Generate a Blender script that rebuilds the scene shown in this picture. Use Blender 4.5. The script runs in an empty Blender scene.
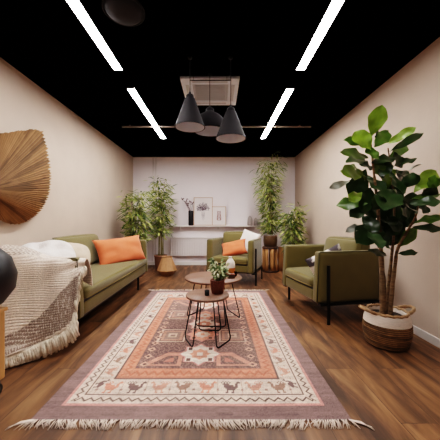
import bpy, bmesh, math, random
import numpy as np
from mathutils import Vector, Matrix, noise
random.seed(7)
PI = math.pi
C = bpy.context.scene.collection
F, CX, CY, CAMZ = 260.0, 218.0, 221.0, 1.05

def at(px, py, Y):
    return Vector(((px-CX)*Y/F, Y, CAMZ-(py-CY)*Y/F))

# ------------------------------------------------------------------ colours / materials
def lin(c):
    return c/12.92 if c <= 0.04045 else ((c+0.055)/1.055)**2.4
def rgb(r, g, b):
    return (lin(r/255), lin(g/255), lin(b/255), 1.0)

def mat(name, col, rough=0.6, metal=0.0, var=0.0, scale=20.0, bump=0.0, bscale=None, stretch=(1,1,1), sheen=0.0,
        emit=0.0, trans=0.0, attr=None, ior=1.45, coat=0.0, detail=4.0):
    m = bpy.data.materials.new(name); m.use_nodes = True
    nt = m.node_tree; N = nt.nodes; L = nt.links
    b = N['Principled BSDF']
    b.inputs['Base Color'].default_value = col
    b.inputs['Roughness'].default_value = rough
    b.inputs['Metallic'].default_value = metal
    b.inputs['IOR'].default_value = ior
    if trans: b.inputs['Transmission Weight'].default_value = trans
    if sheen: b.inputs['Sheen Weight'].default_value = sheen
    if coat: b.inputs['Coat Weight'].default_value = coat
    if emit:
        b.inputs['Emission Color'].default_value = col
        b.inputs['Emission Strength'].default_value = emit
    tc = N.new('ShaderNodeTexCoord'); mp = N.new('ShaderNodeMapping')
    mp.inputs['Scale'].default_value = stretch
    L.new(tc.outputs['Object'], mp.inputs['Vector'])
    src = None
    if attr:
        a = N.new('ShaderNodeVertexColor'); a.layer_name = attr; src = a.outputs['Color']
    if var > 0:
        nz = N.new('ShaderNodeTexNoise'); nz.inputs['Scale'].default_value = scale; nz.inputs['Detail'].default_value = detail
        L.new(mp.outputs['Vector'], nz.inputs['Vector'])
        mr = N.new('ShaderNodeMapRange'); mr.inputs['From Min'].default_value = .25; mr.inputs['From Max'].default_value = .75
        mr.inputs['To Min'].default_value = 1-var; mr.inputs['To Max'].default_value = 1+var
        L.new(nz.outputs['Fac'], mr.inputs['Value'])
        mx = N.new('ShaderNodeVectorMath'); mx.operation = 'SCALE'
        if src: L.new(src, mx.inputs[0])
        else: mx.inputs[0].default_value = col[:3]
        L.new(mr.outputs['Result'], mx.inputs['Scale'])
        src = mx.outputs['Vector']
    if src: L.new(src, b.inputs['Base Color'])
    if bump > 0:
        n2 = N.new('ShaderNodeTexNoise'); n2.inputs['Scale'].default_value = bscale or scale*4; n2.inputs['Detail'].default_value = 3
        L.new(mp.outputs['Vector'], n2.inputs['Vector'])
        bp = N.new('ShaderNodeBump'); bp.inputs['Strength'].default_value = bump; bp.inputs['Distance'].default_value = .01
        L.new(n2.outputs['Fac'], bp.inputs['Height']); L.new(bp.outputs['Normal'], b.inputs['Normal'])
    return m

M = {}
M['wall'] = mat('beige_wallpaper', rgb(197,177,160), .85, var=.06, scale=3, bump=.12, bscale=60)
M['backwall'] = mat('pale_plaster', rgb(246,236,236), .85, var=.02, scale=2, bump=.05, bscale=40)
M['ceiling'] = mat('black_ceiling', rgb(3,3,4), .95, ior=1.0, var=.1, scale=5)
M['frontwall'] = mat('dark_wall', rgb(60,54,50), .9, var=.05)
M['trim'] = mat('white_paint', rgb(228,220,214), .5, var=.02, scale=8)
M['led'] = mat('led_diffuser', (1,.965,.965,1), .5, emit=48)
M['ledhouse'] = mat('led_housing', rgb(18,16,20), .6, var=.05)
M['rail'] = mat('grey_rail', rgb(120,108,98), .5, var=.05)
M['acpanel'] = mat('ac_panel', rgb(222,230,240), .5, var=.02)
M['acgrille'] = mat('ac_grille', rgb(190,194,200), .6, var=.1, scale=200, stretch=(.02,1,1))
M['black'] = mat('black_metal', rgb(20,18,18), .42, metal=.3, var=.1, scale=30)
M['shade'] = mat('pendant_black', rgb(40,36,39), .78, var=.06, scale=8)
M['shadein'] = mat('pendant_inside', rgb(226,234,246), .8, var=.02)
M['cord'] = mat('cord', rgb(28,24,24), .7, var=.05)
M['olive'] = mat('olive_fabric', rgb(101,90,44), .75, var=.07, scale=9, bump=.12, bscale=350, sheen=.25)
M['olive_dark'] = mat('olive_piping', rgb(62,58,32), .7, var=.08)
M['olive_light'] = mat('olive_light_piping', rgb(140,126,74), .7, var=.06)
M['orange'] = mat('orange_fabric', rgb(222,112,70), .8, var=.06, scale=14, bump=.2, bscale=160, sheen=.2)
M['white_fab'] = mat('white_fabric', rgb(234,224,214), .9, var=.04, scale=14, bump=.3, bscale=120, sheen=.2)
M['fluffy'] = mat('fluffy_white', rgb(240,230,222), .95, var=.05, scale=30, bump=.6, bscale=110, sheen=.4)
M['cream'] = mat('cream_fabric', rgb(214,192,168), .9, var=.06, scale=20, bump=.3, bscale=140)
M['knit'] = mat('knitted_wool', rgb(225,205,188), .95, var=.06, scale=60, bump=.8, bscale=170, attr='Col')
M['fringe'] = mat('wool_fringe', rgb(226,212,192), .95, var=.12, scale=60, bump=.5, bscale=200)
M['rug'] = mat('woven_rug', rgb(150,120,115), .95, var=.10, scale=16, bump=.3, bscale=260, attr='Col', stretch=(1,3,1))
M['rugfringe'] = mat('rug_fringe', rgb(232,210,194), .95, var=.15, scale=60)
M['tabletop'] = mat('walnut_top', rgb(124,90,72), .45, var=.2, scale=14, stretch=(1,8,1), detail=6)
M['leaf'] = mat('fig_leaf', rgb(60,100,30), .33, var=.12, scale=25, attr='Col', coat=.15)
M['bleaf'] = mat('bamboo_leaf', rgb(110,130,60), .6, var=.1, scale=30, attr='Col')
M['cane'] = mat('bamboo_cane', rgb(140,128,78), .6, var=.2, scale=30)
M['trunk'] = mat('fig_bark', rgb(118,94,68), .9, var=.5, scale=22, bump=.9, bscale=40, stretch=(.6,.6,2.2))
M['soil'] = mat('soil', rgb(50,36,26), .95, var=.3, scale=60, bump=.5)
M['basket_brown'] = mat('woven_seagrass', rgb(112,82,54), .9, var=.25, scale=30, bump=.5, bscale=60, attr='Col')
M['basket_white'] = mat('white_rope', rgb(230,214,200), .9, var=.1, scale=30, bump=.5, bscale=60, stretch=(1,1,4))
M['basket_rope'] = mat('rope_handle', rgb(168,134,100), .9, var=.3, scale=60, bump=.7, bscale=120)
M['potbrown'] = mat('brown_pot', rgb(126,88,66), .8, var=.1, scale=14)
M['potdark'] = mat('bronze_pot', rgb(96,70,48), .4, metal=.2, var=.15, scale=10)
M['potrim'] = mat('silver_rim', rgb(190,180,172), .4, metal=.3, var=.05)
M['veneer'] = mat('veneer', rgb(172,126,86), .6, var=.14, scale=20, stretch=(3,3,.3))
M['veneer_dark'] = mat('veneer_dark', rgb(136,98,62), .6, var=.14, scale=20, stretch=(3,3,.3))
M['log'] = mat('pale_log', rgb(176,126,78), .8, var=.25, scale=16, stretch=(2,2,.25), bump=.4)
M['logdark'] = mat('dark_wood', rgb(70,46,30), .6, var=.2, scale=16)
M['crate'] = mat('pine_crate', rgb(196,146,92), .55, var=.14, scale=10, stretch=(3,3,.4), detail=6)
M['blackleather'] = mat('black_leather', rgb(14,12,14), .45, var=.1, scale=20, bump=.08, bscale=150)
M['caster'] = mat('caster_grey', rgb(90,86,90), .4, metal=.4, var=.1)
M['palm'] = mat('dried_palm', rgb(150,112,74), .75, var=.15, scale=9, attr='Col', bump=.2, bscale=70)
M['radiator'] = mat('radiator_white', rgb(232,222,218), .45, var=.01)
M['frame'] = mat('oak_frame', rgb(190,150,114), .55, var=.12, scale=20)
M['paper'] = mat('print_paper', rgb(236,226,222), .85, var=.01)
M['ink'] = mat('print_ink', rgb(112,92,100), .85, var=.2, scale=60)
M['inkred'] = mat('print_red', rgb(150,98,92), .85, var=.2, scale=60)
M['blackvase'] = mat('black_vase', rgb(24,20,22), .5, var=.1)
M['greyvase'] = mat('grey_stoneware', rgb(186,172,166), .7, var=.1, scale=30)
M['dryflower'] = mat('dried_flower', rgb(112,84,86), .9, var=.25, scale=80)
M['terracotta'] = mat('terracotta_pot', rgb(104,54,36), .6, var=.25, scale=70, bump=.7, bscale=90)
M['pleaf'] = mat('variegated_leaf', rgb(120,140,90), .55, var=.12, scale=60, attr='Col')
M['frost'] = mat('frosted_glass', rgb(240,226,214), .35, var=.02, coat=.3)
M['amber'] = mat('amber_glass', rgb(196,112,50), .15, var=.12, scale=20, coat=.5)
M['glass'] = mat('clear_glass', (1,1,1,1), .03, trans=1.0)
M['pattern'] = mat('patterned_cushion', rgb(220,206,196), .9, attr='Col', var=.05)

def floor_mat():
    m = bpy.data.materials.new('oak_planks'); m.use_nodes = True
    nt = m.node_tree; N = nt.nodes; L = nt.links; b = N['Principled BSDF']
    tc = N.new('ShaderNodeTexCoord'); mp = N.new('ShaderNodeMapping')
    mp.inputs['Rotation'].default_value = (0,0,PI/2)
    L.new(tc.outputs['Object'], mp.inputs['Vector'])
    br = N.new('ShaderNodeTexBrick'); br.offset = .37
    br.inputs['Scale'].default_value = 1; br.inputs['Brick Width'].default_value = 1.35; br.inputs['Row Height'].default_value = .19
    br.inputs['Mortar Size'].default_value = .0022; br.inputs['Mortar Smooth'].default_value = .4; br.inputs['Bias'].default_value = 0
    br.inputs['Color1'].default_value = (0,0,0,1); br.inputs['Color2'].default_value = (1,1,1,1); br.inputs['Mortar'].default_value = (.5,.5,.5,1)
    L.new(mp.outputs['Vector'], br.inputs['Vector'])
    # grain, shifted per plank
    sh = N.new('ShaderNodeVectorMath'); sh.operation = 'MULTIPLY_ADD'
    sh.inputs[1].default_value = (3,17,5); L.new(br.outputs['Color'], sh.inputs[0]); L.new(mp.outputs['Vector'], sh.inputs[2])
    st = N.new('ShaderNodeMapping'); st.inputs['Scale'].default_value = (.9,5.5,1); L.new(sh.outputs['Vector'], st.inputs['Vector'])
    n1 = N.new('ShaderNodeTexNoise'); n1.inputs['Scale'].default_value = 1.6; n1.inputs['Detail'].default_value = 7; n1.inputs['Roughness'].default_value = .62; n1.inputs['Distortion'].default_value = .8
    L.new(st.outputs['Vector'], n1.inputs['Vector'])
    st2 = N.new('ShaderNodeMapping'); st2.inputs['Scale'].default_value = (2.2,5,1); L.new(sh.outputs['Vector'], st2.inputs['Vector'])
    n2 = N.new('ShaderNodeTexNoise'); n2.inputs['Scale'].default_value = 1.3; n2.inputs['Detail'].default_value = 4
    L.new(st2.outputs['Vector'], n2.inputs['Vector'])
    r1 = N.new('ShaderNodeValToRGB'); e = r1.color_ramp.elements
    e[0].position = .27; e[0].color = rgb(60,40,27); e[1].position = .76; e[1].color = rgb(164,122,84)
    k = e.new(.42); k.color = rgb(92,61,38); k = e.new(.56); k.color = rgb(126,86,53)
    L.new(n1.outputs['Fac'], r1.inputs['Fac'])
    r2 = N.new('ShaderNodeMapRange'); r2.inputs['From Min'].default_value = .33; r2.inputs['From Max'].default_value = .6; r2.inputs['To Min'].default_value = .62; r2.inputs['To Max'].default_value = 1.08
    L.new(n2.outputs['Fac'], r2.inputs['Value'])
    mx = N.new('ShaderNodeVectorMath'); mx.operation = 'SCALE'; L.new(r1.outputs['Color'], mx.inputs[0]); L.new(r2.outputs['Result'], mx.inputs['Scale'])
    r3 = N.new('ShaderNodeMapRange'); r3.inputs['To Min'].default_value = .78; r3.inputs['To Max'].default_value = 1.16
    sp = N.new('ShaderNodeSeparateColor'); L.new(br.outputs['Color'], sp.inputs['Color']); L.new(sp.outputs['Red'], r3.inputs['Value'])
    my = N.new('ShaderNodeVectorMath'); my.operation = 'SCALE'; L.new(mx.outputs['Vector'], my.inputs[0]); L.new(r3.outputs['Result'], my.inputs['Scale'])
    fm = N.new('ShaderNodeMapRange'); fm.inputs['To Min'].default_value = 1; fm.inputs['To Max'].default_value = .45
    L.new(br.outputs['Fac'], fm.inputs['Value'])
    mz = N.new('ShaderNodeVectorMath'); mz.operation = 'SCALE'; L.new(my.outputs['Vector'], mz.inputs[0]); L.new(fm.outputs['Result'], mz.inputs['Scale'])
    L.new(mz.outputs['Vector'], b.inputs['Base Color'])
    rr = N.new('ShaderNodeMapRange'); rr.inputs['To Min'].default_value = .62; rr.inputs['To Max'].default_value = .4
    L.new(n1.outputs['Fac'], rr.inputs['Value']); L.new(rr.outputs['Result'], b.inputs['Roughness'])
    bp = N.new('ShaderNodeBump'); bp.inputs['Strength'].default_value = .15; bp.inputs['Distance'].default_value = .005
    L.new(n1.outputs['Fac'], bp.inputs['Height']); L.new(bp.outputs['Normal'], b.inputs['Normal'])
    return m
M['floor'] = floor_mat()

# ------------------------------------------------------------------ geometry helpers
def link(name, me, m, parent=None, smooth=True):
    o = bpy.data.objects.new(name, me); C.objects.link(o)
    if m:
        me.materials.append(m)
    if parent: o.parent = parent
    if smooth:
        me.polygons.foreach_set('use_smooth', [True]*len(me.polygons))
    return o
def obj(name, bm, m, parent=None, smooth=True):
    bmesh.ops.recalc_face_normals(bm, faces=bm.faces)
    me = bpy.data.meshes.new(name); bm.to_mesh(me); bm.free()
    return link(name, me, m, parent, smooth)
def tag(o, label, cat, group=None, kind=None):
    o['label'] = label; o['category'] = cat
    if group: o['group'] = group
    if kind: o['kind'] = kind
    return o
def thing(name, label, cat, loc=(0,0,0), rotz=0, group=None):
    o = bpy.data.objects.new(name, None); C.objects.link(o); o.empty_display_size = .1
    o.location = loc; o.rotation_euler = (0,0,rotz)
    return tag(o, label, cat, group)
def copy_tree(o, parent=None):
    c = o.copy(); C.objects.link(c)
    if parent: c.parent = parent
    for ch in list(o.children): copy_tree(ch, c)
    return c

def box(bm, x0,x1,y0,y1,z0,z1, bevel=0.0, seg=2):
    r = bmesh.ops.create_cube(bm, size=1)
    for v in r['verts']:
        v.co = Vector((x0+(v.co.x+.5)*(x1-x0), y0+(v.co.y+.5)*(y1-y0), z0+(v.co.z+.5)*(z1-z0)))
    if bevel > 0:
        es = set(e for v in r['verts'] for e in v.link_edges)
        bmesh.ops.bevel(bm, geom=list(es), offset=bevel, segments=seg, profile=.5, affect='EDGES')
    return bm
def nbox(*a, **k): return box(bmesh.new(), *a, **k)

def soft_box(x0,x1,y0,y1,z0,z1, r=.03, puff=(0,0,0), n=10):
    """upholstered block: rounded edges, faces bulging by puff"""
    bm = bmesh.new(); bmesh.ops.create_cube(bm, size=2)
    bmesh.ops.subdivide_edges(bm, edges=list(bm.edges), cuts=n, use_grid_fill=True)
    h = Vector(((x1-x0)/2,(y1-y0)/2,(z1-z0)/2)); c = Vector(((x0+x1)/2,(y0+y1)/2,(z0+z1)/2))
    for v in bm.verts:
        u = v.co.copy()
        # concentrate samples at the edges
        w = Vector([math.copysign(1-(1-abs(t))**1.7, t) for t in u])
        p = Vector((w.x*h.x, w.y*h.y, w.z*h.z))
        q = Vector([max(-h[i]+r, min(h[i]-r, p[i])) for i in range(3)])
        d = p-q
        if d.length > 1e-7: p = q + d.normalized()*min(r, max(r*.0, r))
        for i in range(3):
            j, k = (i+1)%3, (i+2)%3
            if puff[i]:
                p[i] += puff[i]*(w[i])*max(0,1-w[j]**2)**.5*max(0,1-w[k]**2)**.5
        v.co = c+p
    return bm

def tube(bm, pts, r, seg=8, closed=False):
    pts = [Vector(p) for p in pts]; n = len(pts)
    rad = r if isinstance(r, (list,tuple)) else [r]*n
    rings = []; up = None
    for i, p in enumerate(pts):
        if closed: t = (pts[(i+1)%n]-pts[i-1])
        else: t = pts[min(i+1,n-1)]-pts[max(i-1,0)]
        t.normalize()
        if up is None:
            a = Vector((0,0,1)) if abs(t.z) < .9 else Vector((1,0,0))
            up = (a - t*a.dot(t)).normalized()
        else:
            up = up - t*up.dot(t)
            if up.length < 1e-5: up = t.orthogonal()
            up.normalize()
        s = t.cross(up)
        rings.append([bm.verts.new(p + (up*math.cos(2*PI*k/seg)+s*math.sin(2*PI*k/seg))*rad[i]) for k in range(seg)])
    m = n if closed else n-1
    for i in range(m):
        A, B = rings[i], rings[(i+1)%n]
        for k in range(seg):
            bm.faces.new((A[k],A[(k+1)%seg],B[(k+1)%seg],B[k]))
    if not closed:
        bm.faces.new(rings[0]); bm.faces.new(rings[-1][::-1])
    return bm
def ntube(*a, **k): return tube(bmesh.new(), *a, **k)

def round_path(pts, rad=.03, n=4):
    """round the corners of a polyline"""
    pts = [Vector(p) for p in pts]; out = [pts[0]]
    for i in range(1, len(pts)-1):
        a, b, c = pts[i-1], pts[i], pts[i+1]
        p0 = b+(a-b).normalized()*min(rad,(a-b).length*.45); p1 = b+(c-b).normalized()*min(rad,(c-b).length*.45)
        for k in range(n+1):
            t = k/n; out.append(p0*(1-t)**2 + b*2*t*(1-t) + p1*t*t)
    out.append(pts[-1]); return out

def lathe(bm, prof, seg=32, c=(0,0,0), cap0=True, cap1=True, fn=None):
    rings = []
    for (r, z) in prof:
        ring = []
        for k in range(seg):
            a = 2*PI*k/seg; rr = r*(fn(a, z) if fn else 1)
            ring.append(bm.verts.new((c[0]+rr*math.cos(a), c[1]+rr*math.sin(a), c[2]+z)))
        rings.append(ring)
    for A, B in zip(rings, rings[1:]):
        for k in range(seg):
            bm.faces.new((A[k],A[(k+1)%seg],B[(k+1)%seg],B[k]))
    if cap0: bm.faces.new(rings[0][::-1])
    if cap1: bm.faces.new(rings[-1])
    return bm
def nlathe(*a, **k): return lathe(bmesh.new(), *a, **k)

def pillow(w, h, t, n=22, seed=0, crease=.012, pinch=.06, rnd_=0):
    """cushion lying in XZ, thickness along Y, pinched corners, with a seam rim"""
    bm = bmesh.new(); V = {}
    for s in (-1,1):
        for i in range(n+1):
            for j in range(n+1):
                u = -1+2*i/n; v = -1+2*j/n
                edge = i in (0,n) or j in (0,n)
                if s == 1 and edge: V[(s,i,j)] = V[(-1,i,j)]; continue
                x = u*w/2*(1-pinch*(1-v*v)*abs(u)**3); z = v*h/2*(1-pinch*(1-u*u)*abs(v)**3)
                x *= 1-rnd_*u*u*v*v; z *= 1-rnd_*u*u*v*v
                th = t/2*((1-u**4)*(1-v**4))**.55
                if not edge: th += crease*noise.noise(Vector((u*2.2+seed*3.1, v*2.2-seed, s*1.7)))*(1-u*u)**.3*(1-v*v)**.3
                V[(s,i,j)] = bm.verts.new((x, s*th, z))
    for s in (-1,1):
        for i in range(n):
            for j in range(n):
                bm.faces.new((V[(s,i,j)],V[(s,i+1,j)],V[(s,i+1,j+1)],V[(s,i,j+1)]))
    return bm

def vcol(o, cols):
    a = o.data.color_attributes.new('Col','FLOAT_COLOR','POINT')
    a.data.foreach_set('color', np.asarray(cols, dtype=np.float32).ravel())

def raw_mesh(name, verts, faces, cols, m, parent=None, smooth=True):
    me = bpy.data.meshes.new(name); me.from_pydata([tuple(v) for v in verts], [], faces); me.update()
    o = link(name, me, m, parent, smooth)
    if cols is not None: vcol(o, cols)
    return o

# ------------------------------------------------------------------ room
XL, XR, YB, YR, ZC = -2.027, 1.836, 6.2, -2.6, 2.576
def struct(name, bm, m, smooth=False):
    o = obj(name, bm, m, smooth=smooth); o['kind'] = 'structure'; return o
struct('floor', nbox(XL-.1,XR+.1,YR-.1,YB+.1,-.1,0), M['floor'])
struct('ceiling', nbox(XL-.1,XR+.1,YR-.1,YB+.1,ZC,ZC+.1), M['ceiling'])
struct('wall_left', nbox(XL-.1,XL,YR,YB,0,ZC), M['wall'])
struct('wall_right', nbox(XR,XR+.1,YR,YB,0,ZC), M['wall'])
struct('wall_back', nbox(XL-.1,XR+.1,YB,YB+.1,0,ZC), M['backwall'])
struct('wall_front', nbox(XL-.1,XR+.1,YR-.1,YR,0,ZC), M['frontwall'])
def skirting(a, b):
    bm = bmesh.new(); box(bm, min(a[0],b[0]),max(a[0],b[0]),min(a[1],b[1]),max(a[1],b[1]),0,.075, bevel=.004); return bm
struct('baseboard_left', skirting((XL,YR),(XL+.014,YB-.014)), M['trim'])
struct('baseboard_right', skirting((XR-.014,YR),(XR,YB-.014)), M['trim'])
struct('baseboard_back', skirting((XL,YB-.014),(XR,YB)), M['trim'])
struct('trim_1', nbox(XL+.001,XR-.001,YB-.012,YB-.001,ZC-.022,ZC-.002, bevel=.003), M['trim'])

# ------------------------------------------------------------------ ceiling fittings
def led(e):
    m = M['led'].copy(); m.node_tree.nodes['Principled BSDF'].inputs['Emission Strength'].default_value = e; return m
def strip(label, xc, y0, y1, e):
    t = thing('linear_ceiling_light', label, 'ceiling light', (xc,(y0+y1)/2,ZC), 0, 'linear ceiling lights')
    L = (y1-y0)/2
    bm = bmesh.new()
    box(bm,-.05,-.041,-L-.01,L+.01,-.012,0); box(bm,.041,.05,-L-.01,L+.01,-.012,0)
    box(bm,-.041,.041,-L-.01,-L,-.012,0); box(bm,-.041,.041,L,L+.01,-.012,0)
    obj('housing', bm, M['ledhouse'], t, False)
    obj('diffuser', nbox(-.041,.041,-L,L,-.010,-.001), led(e), t, False)
strip('glowing white linear ceiling light at upper left, nearest the camera', -1.0, .81, 2.61, 52)
strip('glowing white linear ceiling light at left, farther one above the sofa', -1.0, 2.98, 4.78, 74)
strip('glowing white linear ceiling light at upper right, nearest the camera', .827, .81, 2.61, 27)
strip('glowing white linear ceiling light at right, farther one nearer the back wall', .827, 2.98, 4.78, 70)

t = thing('ceiling_air_conditioner', 'square cream air conditioner cassette set in the black ceiling', 'air conditioner', (-.086,3.05,ZC))
bm = bmesh.new(); h = .315; k = .2
box(bm,-h,h,-h,-k,-.03,0,.004); box(bm,-h,h,k,h,-.03,0,.004); box(bm,-h,-k,-k,k,-.03,0,.004); box(bm,k,h,-k,k,-.03,0,.004)
obj('panel', bm, M['acpanel'], t, False)
bm = bmesh.new(); box(bm,-k,k,-k,k,-.018,-.002)
for i in range(11): box(bm,-k+.03,k-.03,-k+.035+i*.032,-k+.047+i*.032,-.028,-.017)
obj('grille', bm, M['acgrille'], t, False)
for (a,b,c_,d) in ((-.19,.19,-.272,-.232),(-.19,.19,.232,.272),(-.272,-.232,-.19,.19),(.232,.272,-.19,.19)):
    obj('air_slot', nbox(a,b,c_,d,-.034,-.029,.002), M['acgrille'], t, False)

t = thing('ceiling_rail', 'thin grey rail running across the black ceiling behind the pendant lamps', 'rail', (0,4.13,ZC))
obj('rail_bar', nbox(-1.525,1.477,-.012,.012,-.042,-.018,.003), M['rail'], t, False)
for x in (-1.4,-.1,1.3): obj('bracket', nbox(x-.012,x+.012,-.009,.009,-.018,0), M['rail'], t, False)

t = thing('ceiling_speaker', 'dark grey round dome fixture on the black ceiling beside the left light', 'speaker', (-.68,1.88,ZC))
obj('dome', nlathe([(.001,-.05),(.05,-.048),(.1,-.036),(.128,-.018),(.135,0)], 32, cap1=False), mat('dome_grey', rgb(40,37,40), .7, var=.1), t)
obj('bezel', ntube([(.142*math.cos(a*PI/16),.142*math.sin(a*PI/16),-.006) for a in range(32)], .008, 6, closed=True), M['ledhouse'], t)

def pendant(label, px, ytop, ybot, rpx, kind, Y):
    b = at(px, ybot, Y); tp = at(px, ytop, Y); R = rpx*Y/F; H = tp.z-b.z
    t = thing('pendant_lamp', label, 'pendant lamp', (b.x,Y,b.z), 0, 'black pendant lamps')
    if kind == 'cone': P = [(R,0),(R*.99,.012),(R*.98,.016),(R*.345,H*.875),(R*.335,H*.885),(R*.26,H*.90)]
    else: P = [(R*.97,0),(R,.012),(R*.98,H*.30),(R*.90,H*.48),(R*.62,H*.68),(R*.34,H*.80),(R*.24,H*.86)]
    inner = [(max(r-.006,.004), max(z-.004,.001)) for r, z in P]
    obj('shade', nlathe(P, 48, cap0=False), M['shade'], t)
    obj('shade_lining', nlathe(inner, 48, cap0=False), M['shadein'], t)
    obj('rim', ntube([(R*math.cos(a*PI/24),R*math.sin(a*PI/24),.003) for a in range(48)], .0035, 6, closed=True), M['shade'], t)
    zc = P[-1][1]
    obj('socket_cap', nlathe([(R*.26,zc-.004),(R*.26,zc+.022),(R*.19,zc+.034),(R*.1,zc+.038),(R*.06,zc+.06)], 24), M['shade'], t)
    obj('bulb', nlathe([(.012,zc-.02),(.014,zc-.05),(.03,zc-.085),(.036,zc-.11),(.028,zc-.14),(.004,zc-.152)], 16), M['frost'], t)
    obj('cord', ntube([(0,0,zc+.05),(0,0,ZC-b.z-.02)], .0028, 6), M['cord'], t)
    obj('ceiling_rose', nlathe([(.014,ZC-b.z-.018),(.02,ZC-b.z-.014),(.02,ZC-b.z)], 20), M['ledhouse'], t)
pendant('black cone pendant lamp hanging leftmost and highest of the three', 190, 95, 127.6, 14.9, 'cone', 2.42)
pendant('black broad-shouldered pendant lamp between the two cone pendants', 209.8, 108.3, 131.5, 16.3, 'drum', 2.70)
pendant('black cone pendant lamp hanging rightmost and lowest of the three', 230.8, 108.3, 139, 15.1, 'cone', 2.42)
t = thing('spreader_bar', 'slim black bar holding the pendant cords apart below the ceiling', 'bar', (0,2.62,0))
a, b = at(189.6,80.2,2.66), at(230.8,80.2,2.66)
obj('bar', ntube([(a.x,.04,a.z),(b.x,.04,b.z)], .006, 8), M['shade'], t)
for x in (a.x+.04, b.x-.04): obj('hanger_wire', ntube([(x,.04,a.z),(x,.04,ZC)], .0018, 5), M['cord'], t)

# ------------------------------------------------------------------ back wall fittings
t = thing('wall_shelf', 'long narrow white wall shelf along the back wall', 'shelf', (0,YB,.945))
obj('shelf_board', nbox(-1.12,1.085,-.16,-.002,-.03,0,.004), M['trim'], t, False)
for x in (-.9,0,.9): obj('bracket', nbox(x-.012,x+.012,-.12,-.002,-.09,-.03,.003), M['trim'], t, False)
SZ = .945
t = thing('radiator', 'white ribbed panel radiator under the shelf on the back wall', 'radiator', (-.48,YB,0))
bm = bmesh.new(); box(bm,-.64,.64,-.10,-.045,.23,.655,.006)
for i in range(32): x = -.62+i*.04; box(bm, x-.011,x+.011,-.108,-.098,.26,.625,.004,1)
obj('panel', bm, M['radiator'], t, False)
bm = bmesh.new(); box(bm,-.635,.635,-.118,-.03,.648,.664,.003)
obj('top_grille', bm, M['radiator'], t, False)
for x in (-.48,.48): obj('mount', nbox(x-.02,x+.02,-.05,-.002,.3,.6), M['radiator'], t, False)
for x in (-.6,.6): obj('pipe', ntube(round_path([(x,-.07,.24),(x,-.07,.12),(x,-.002,.12)],.03), .009, 8), M['radiator'], t)
for px, lb in ((153,'left of the pair'),(155.8,'right of the pair')):
    p = at(px,157,6.18)
    tag(obj('wall_pipe', ntube([(p.x,6.185,.1),(p.x,6.185,ZC-.002)], .010, 8), M['radiator']), 'thin white vertical pipe down the back wall, '+lb, 'pipe', 'white wall pipes')

def picture(label, px0, px1, pyt, Y, art):
    a, b = at(px0,pyt,Y), at(px1,pyt,Y)
    w = b.x-a.x; h = a.z-SZ; f = .014
    t = thing('picture_frame', label, 'picture', ((a.x+b.x)/2,Y,SZ), 0, 'framed prints on the shelf'); t.rotation_euler = (math.radians(-4),0,0)
    bm = bmesh.new()
    box(bm,-w/2,w/2,-.01,.01,.001,f); box(bm,-w/2,w/2,-.01,.01,h-f,h); box(bm,-w/2,-w/2+f,-.01,.01,f,h-f); box(bm,w/2-f,w/2,-.01,.01,f,h-f)
    obj('frame', bm, M['frame'], t, False)
    obj('print', nbox(-w/2+f,w/2-f,-.002,.006,f,h-f), M['paper'], t, False)
    bm = bmesh.new()
    def petal(x, z, ang, l, ww):
        d = Vector((math.cos(ang),0,math.sin(ang))); n = Vector((-d.z,0,d.x)); p = Vector((x,-.0035,z))
        bm.faces.new([bm.verts.new(q) for q in (p, p+d*l*.5+n*ww, p+d*l, p+d*l*.5-n*ww)])
    rnd = random.Random(art)
    if art == 1:
        for i in range(260):
            ang = rnd.uniform(-.25,PI+.25); r = rnd.uniform(.0,.15)
            petal(r*math.cos(ang)*1.05, h*.57+r*math.sin(ang)*1.0, rnd.uniform(0,6.28), rnd.uniform(.016,.04), .006)
        for i in range(5): petal(-.02+.01*i, h*.17, 1.57+(i-2)*-.04, h*.4, .003)
        m = M['ink']
    else:
        for i in range(7):
            z = h*.25+i*h*.075
            for s in (-1,1): petal(s*.004, z, PI/2-s*(.9), .075*(1-.06*i), .014)
        petal(0,h*.2,PI/2,h*.5,.004)
        m = M['inkred']
    obj('artwork', bm, m, t, False)
picture('larger oak-framed flower print leaning on the wall shelf', 193.6, 212.6, 197.2, 6.10, 1)
picture('smaller oak-framed leaf sprig print leaning right of the larger print', 212.0, 226.0, 206.4, 6.07, 2)

p = at(191,224,6.08)
t = thing('flower_vase', 'tall black cylinder vase with dried flowers on the shelf', 'vase', (p.x,6.08,SZ))
obj('vase_body', nlathe([(.055,0),(.06,.01),(.06,.33),(.055,.345),(.045,.345),(.045,.30)], 24), M['blackvase'], t)
bm = bmesh.new(); fl = bmesh.new(); rnd = random.Random(3)
for (dx,dz) in ((-.19,.63),(-.13,.55),(-.08,.50),(-.02,.56),(.04,.53),(-.1,.62)):
    q = (dx, rnd.uniform(-.04,.02), dz)
    tube(bm, [(0,0,.29),(dx*.35,q[1]*.3,.40),(dx*.75,q[1]*.7,dz*.85),q], .0035, 5)
    for i in range(5):
        c = Vector(q)+Vector((rnd.uniform(-.03,.03),rnd.uniform(-.02,.02),rnd.uniform(-.04,.015)))
        bmesh.ops.create_icosphere(fl, subdivisions=1, radius=rnd.uniform(.010,.018), matrix=Matrix.Translation(c))
obj('stem', bm, M['dryflower'], t); obj('flower_head', fl, M['dryflower'], t)
for px, pt, r, lb in ((250,215.8,.062,'taller grey stoneware vase standing at the right end of the shelf'),(255.8,217.6,.048,'shorter grey stoneware vase beside the taller one on the shelf')):
    p = at(px,224,6.08); hh = at(px,pt,6.08).z-SZ
    o = obj('stoneware_vase', nlathe([(r*.85,0),(r,.012),(r,hh*.55),(r*.8,hh*.82),(r*.42,hh*.95),(r*.42,hh),(r*.3,hh),(r*.3,hh*.9)], 24), M['greyvase'])
    o.location = (p.x,6.08,SZ); tag(o, lb, 'vase', 'grey vases on the shelf')

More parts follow.
